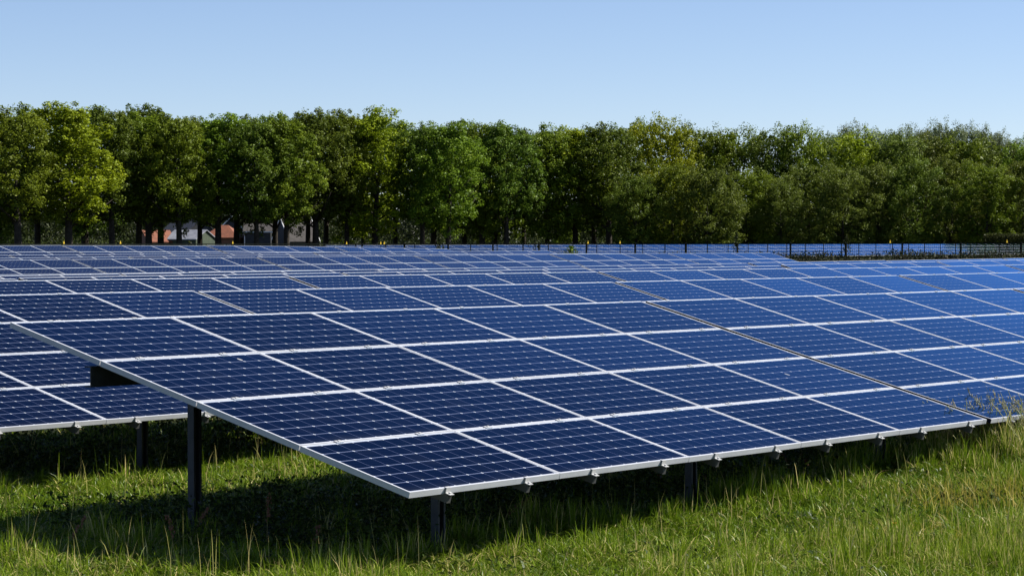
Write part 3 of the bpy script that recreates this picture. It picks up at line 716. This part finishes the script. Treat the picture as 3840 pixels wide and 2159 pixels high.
def grass():
    rng = np.random.default_rng(9)
    T = 25000                               # tufts, a few of them rank
    d = 14.2 + (37 - 14.2) * rng.random(T * 3) ** 1.15; az = rng.uniform(AZL - .03, AZR + .03, T * 3)
    tx = CAM.x + np.sin(az) * d; ty = CAM.y + np.cos(az) * d
    keep = (ty < 10.8) & (rng.random(T * 3) < np.clip(d / 26, 0, 1))
    keep &= ~((ty > 1.0) & (ty < 3.9) & (tx > .3) & (rng.random(T * 3) < .72))      # tufts thinned under the tables so dark soil deepens the shade
    keep &= ~((ty > 6.6) & (rng.random(T * 3) < .65))
    keep &= ~((d > 25) & (ty > 1.4) & (ty < 4.5) & (rng.random(T * 3) < .6))
    tx, ty, d = tx[keep], ty[keep], d[keep]; T = len(tx)
    big = vnoise(tx, ty, 1.3, 1); small = vnoise(tx, ty, .30, 2); dryn = vnoise(tx, ty, .9, 3)
    th = (.055 + .16 * small * (0.45 + big)) * rng.uniform(.65, 1.4, T)
    tt = .40 + .34 * (big - .5) + .20 * (small - .5) + .28 * np.clip(dryn - .55, 0, 1) + rng.normal(size=T) * .15
    per = 17; ia = np.repeat(np.arange(T), per); n = len(ia)
    spread = rng.uniform(.008, .038, T)[ia]
    x = tx[ia] + rng.normal(size=n) * spread; y = ty[ia] + rng.normal(size=n) * spread; d = d[ia]
    h = th[ia] * rng.uniform(.45, 1.2, n); tall = rng.random(n) < .015; h[tall] *= rng.uniform(1.2, 1.7, tall.sum())
    edge = np.exp(-((y - .25) / .55) ** 2) * np.clip((x + .5) / 3, 0, 1); h *= 1 + .55 * edge
    hx, hy = on_ground(3720, 1800); hot = np.exp(-((x - hx) ** 2 + (y - hy) ** 2) / 1.1); h *= 1 + .75 * hot * rng.random(n)
    z = ground_np(x, y) - .01
    tint = np.clip(tt[ia] + rng.normal(size=n) * .17, 0, .97)
    dry = rng.random(n) < .055 + .16 * np.clip(dryn[ia] - .6, 0, 1); tint[dry] = 1.0
    straw = rng.random(n) < .34 * hot; tint[straw] = rng.uniform(.85, 1.0, straw.sum())
    wd = rng.uniform(.004, .0105, n) * (d / 16)
    rank = rng.random(n) < .0016; h[rank] = rng.uniform(.25, .48, rank.sum()); wd[rank] *= .6; tint[rank] = rng.choice([.6, .9, 1.0], rank.sum())
    me = np_mesh('grass', *blades(x, y, z, h, wd, np.where(h > .26, .25, 1) * np.clip(rng.normal(.78, .45, n), .1, 1.8), tint, rng), M_GRASS, np.repeat(tint, 3))
    tag(link(bpy.data.objects.new('grass', me)), 'lush sunlit meadow grass in the foreground and under the tables', 'grass', kind='stuff')
    print('grass blades', n)
grass()

def meadow_weeds():
    rg = np.random.default_rng(31); cs, sz, up = [], [], []
    for i in range(2600):
        d = rg.uniform(14.4, 30); az = rg.uniform(AZL - .02, AZR + .02); x = CAM.x + math.sin(az) * d; y = CAM.y + math.cos(az) * d
        shade = (.8 < y < 3.9 and x > .2) or (6.3 < y < 9.8 and x > -1)
        if y > 9.8 or (not shade and rg.random() < .62): continue
        k = int(rg.integers(10, 26) * (2.2 if shade else 1)); h = rg.uniform(.12, .36) if shade else rg.uniform(.05, .16)  # taller, denser dark leaves added under the tables to deepen their shade
        p = np.stack([rg.normal(size=k) * .09, rg.normal(size=k) * .09, rg.random(k) ** .7 * h], 1)
        cs.append(p + np.array([x, y, float(ground_np(np.array([x]), np.array([y]))[0])])); sz.append(rg.uniform(.02, .06, k))
    c = np.concatenate(cs)
    me = leaves_mesh('meadow_weeds', c, np.concatenate(sz), M_HERB, rg, np.tile([0, 0, .4], (len(c), 1)), aspect=.45)
    tag(link(bpy.data.objects.new('meadow_weeds', me)), 'low dark broadleaf weeds among the grass, thickened under the tables to deepen the shade', 'weeds', kind='stuff')
M_HERB = foliage('herb_leaves', (0.020, 0.036, 0.008), (0.055, 0.080, 0.016), (0.13, 0.14, 0.04), 0.2, 0.45, 0.0)
meadow_weeds()
def clump(name, cx, cy, n, spread, hmin, hmax, lean_dir, label, mats, rng, seed_head=True):
    e = empty(name, (cx, cy, float(ground_np(np.array([cx]), np.array([cy]))[0])))
    st = MB(); hd = MB()
    for i in range(n):
        bx, by = rng.normal() * spread[0], rng.normal() * spread[1]; h = rng.uniform(hmin, hmax)
        l = lean_dir * rng.uniform(.05, .5) + np.array([rng.normal() * .12, rng.normal() * .12])
        p = [(bx, by, 0), (bx + l[0] * .2 * h, by + l[1] * .2 * h, h * .45), (bx + l[0] * .75 * h, by + l[1] * .75 * h, h * .85), (bx + l[0] * h, by + l[1] * h, h)]
        st.tube(p, [.004, .0034, .0028, .0018], 4)
        if seed_head and rng.random() < .75:
            for k in range(16):
                t = .72 + .28 * rng.random(); q = Vector(p[2]).lerp(Vector(p[3]), (t - .72) / .28) if t > .72 else Vector(p[2])
                q += Vector((rng.normal() * .014, rng.normal() * .014, rng.normal() * .01)); s = .009
                dz = Vector((rng.normal() * .3, rng.normal() * .3, 1)).normalized() * s * 1.5; sd = Vector((rng.normal(), rng.normal(), 0)).normalized() * s * .45
                hd.poly([q - dz, q + sd, q + dz, q - sd, q + dz.cross(sd).normalized() * s * .4], [(0,1,4),(1,2,4),(2,3,4),(3,0,4),(3,2,1,0)])
    st.build('stalks', mats[0], e)['kind'] = 'stuff'
    if hd.v: hd.build('seed_heads', mats[1], e)['kind'] = 'stuff'
    return tag(e, label, 'grass clump')
g2 = np.random.default_rng(77)
M_GREENSTALK = plain('green_stalk', (0.14, 0.17, 0.035), (0.28, 0.27, 0.08), 30, 0.6, 0, 0, 0.3)
left_lean = np.array([-RIGHT.x, -RIGHT.y])
for (px, py, n, sp, h0, h1, lab) in [
    (3725, 1790, 210, (.42, .34), .30, .66, 'tall flowering grass clump rising before the gap between the nearest tables'),
    (3440, 1790, 20, (.30, .3), .3, .55, 'thin flowering grasses left of the tallest clump'),
    (3850, 1790, 34, (.25, .3), .4, .72, 'flowering grass clump at the right edge of the frame')]:
    x, y = on_ground(px, py); clump('tall_grass_clump', x, y, n, sp, h0, h1, left_lean, lab, (M_GREENSTALK, M_SEED), g2)
for (px, py, n, sp, h0, h1, lab) in [
    (3720, 1960, 420, (.35, .45), .15, .5, 'patch of golden dry grass at the right below the flowering clump'),
    (3420, 2080, 260, (.4, .4), .1, .34, 'patch of brownish dry grass low in the right foreground'),
    (3690, 2120, 220, (.4, .3), .1, .3, 'dry straw patch in the bottom right corner')]:
    x, y = on_ground(px, py); k = n * 2
    bx = x + g2.normal(size=k) * sp[0] * 1.5; by = y + g2.normal(size=k) * sp[1] * 1.5; hh = g2.uniform(h0 * .6, h1, k) * np.exp(-((bx - x) ** 2 + (by - y) ** 2) * .8)
    me = np_mesh('dry_grass_patch', *blades(bx, by, ground_np(bx, by), hh, g2.uniform(.004, .008, k), np.clip(g2.normal(.55, .3, k), .05, 1.3), None, g2), M_DRY, np.repeat(g2.random(k), 3))
    tag(link(bpy.data.objects.new('dry_grass_patch', me)), lab, 'dry grass', kind='stuff')
# sorrel stalks with rusty heads
def sorrel(px, py, h, label):
    x, y = on_ground(px, py); e = empty('sorrel_plant', (x, y, -LEG)); rg = np.random.default_rng(int(px)); l = rg.normal(size=2) * .12
    p = [(0, 0, 0), (l[0] * .3, l[1] * .3, h * .5), (l[0], l[1], h)]
    m = MB().tube(p, [.004, .003, .0015], 5)
    for k in range(3):
        a = rg.random() * 6.28; q = Vector(p[1]).lerp(Vector(p[2]), k * .25); m.tube([q, q + Vector((math.cos(a) * .04, math.sin(a) * .04, h * .16))], [.002, .001], 4)
    m.build('stalk', M_STALK, e); hd = MB()
    for k in range(30):
        t = .55 + .45 * rg.random(); q = Vector(p[1]).lerp(Vector(p[2]), (t - .5) * 2) + Vector((rg.normal() * .009, rg.normal() * .009, 0)); s = .006 + .004 * rg.random()
        hd.poly([q + Vector((s,0,0)), q + Vector((0,s,0)), q - Vector((s,0,0)), q - Vector((0,s,0)), q + Vector((0,0,s*1.4)), q - Vector((0,0,s*1.4))],
                [(0,1,4),(1,2,4),(2,3,4),(3,0,4),(1,0,5),(2,1,5),(3,2,5),(0,3,5)])
    hd.build('seed_head', M_SORREL, e); tag(e, label, 'wild plant', 'sorrel stalks')
for px, py, h, lab in [
    (655, 2110, .34, 'rusty sorrel stalk in the shade left of the exposed post'),
    (705, 2070, .32, 'sorrel stalk standing right before the exposed post'),
    (1000, 2080, .45, 'tall thin stalk in the shade right of the exposed post'),
    (235, 2120, .30, 'pinkish leaning stalk at the left in front of the shade'),
    (1175, 2110, .25, 'short sorrel stalk before the shade under the first panel'),
    (1860, 2010, .30, 'sorrel stalk just right of the front post under the first panel'),
    (2515, 1880, .36, 'dark red sorrel rising over the lower frame at the second panel seam'),
    (2705, 1900, .28, 'red-tipped stalk below the third panel of the bottom row'),
    (2985, 1830, .30, 'brown stalk below the seam of the third and fourth bottom panels'),
    (3050, 1800, .24, 'pink hooked stalk under the fourth bottom panel'),
    (3205, 1800, .34, 'upright reddish stalk under the fourth bottom panel'),
    (3480, 1770, .44, 'reddish stalk left of the tall flowering grass')]:
    sorrel(px, py, h, lab)

def buttercup():
    x, y = on_ground(3352, 2040, -0.5); zg = float(ground_np(np.array([x]), np.array([y]))[0]); e = empty('buttercup', (x, y, zg))
    MB().tube([(0, 0, 0), (.01, .005, .12), (.012, .0, .22)], [.002, .0018, .0014], 5).build('stalk', M_GREENSTALK, e)
    m = MB()
    for k in range(5):
        a = k * 1.2566; c, sn = math.cos(a), math.sin(a); r = lambda u, v, z: (.012 + c * u - sn * v, sn * u + c * v, .22 + z)
        m.poly([r(.002, 0, 0), r(.012, -.008, .006), r(.020, 0, .012), r(.012, .008, .006), r(.011, 0, .001)], [(0,1,4),(1,2,4),(2,3,4),(3,0,4)])
    m.build('petals', M_YELLOW, e); tag(e, 'single yellow buttercup in the right foreground grass', 'flower')
buttercup()
for lv in (1, 2):                      # the clean patterns the copies came from are not needed any more
    for ch in list(protos[lv].children_recursive) + [protos[lv]]: bpy.data.objects.remove(ch)
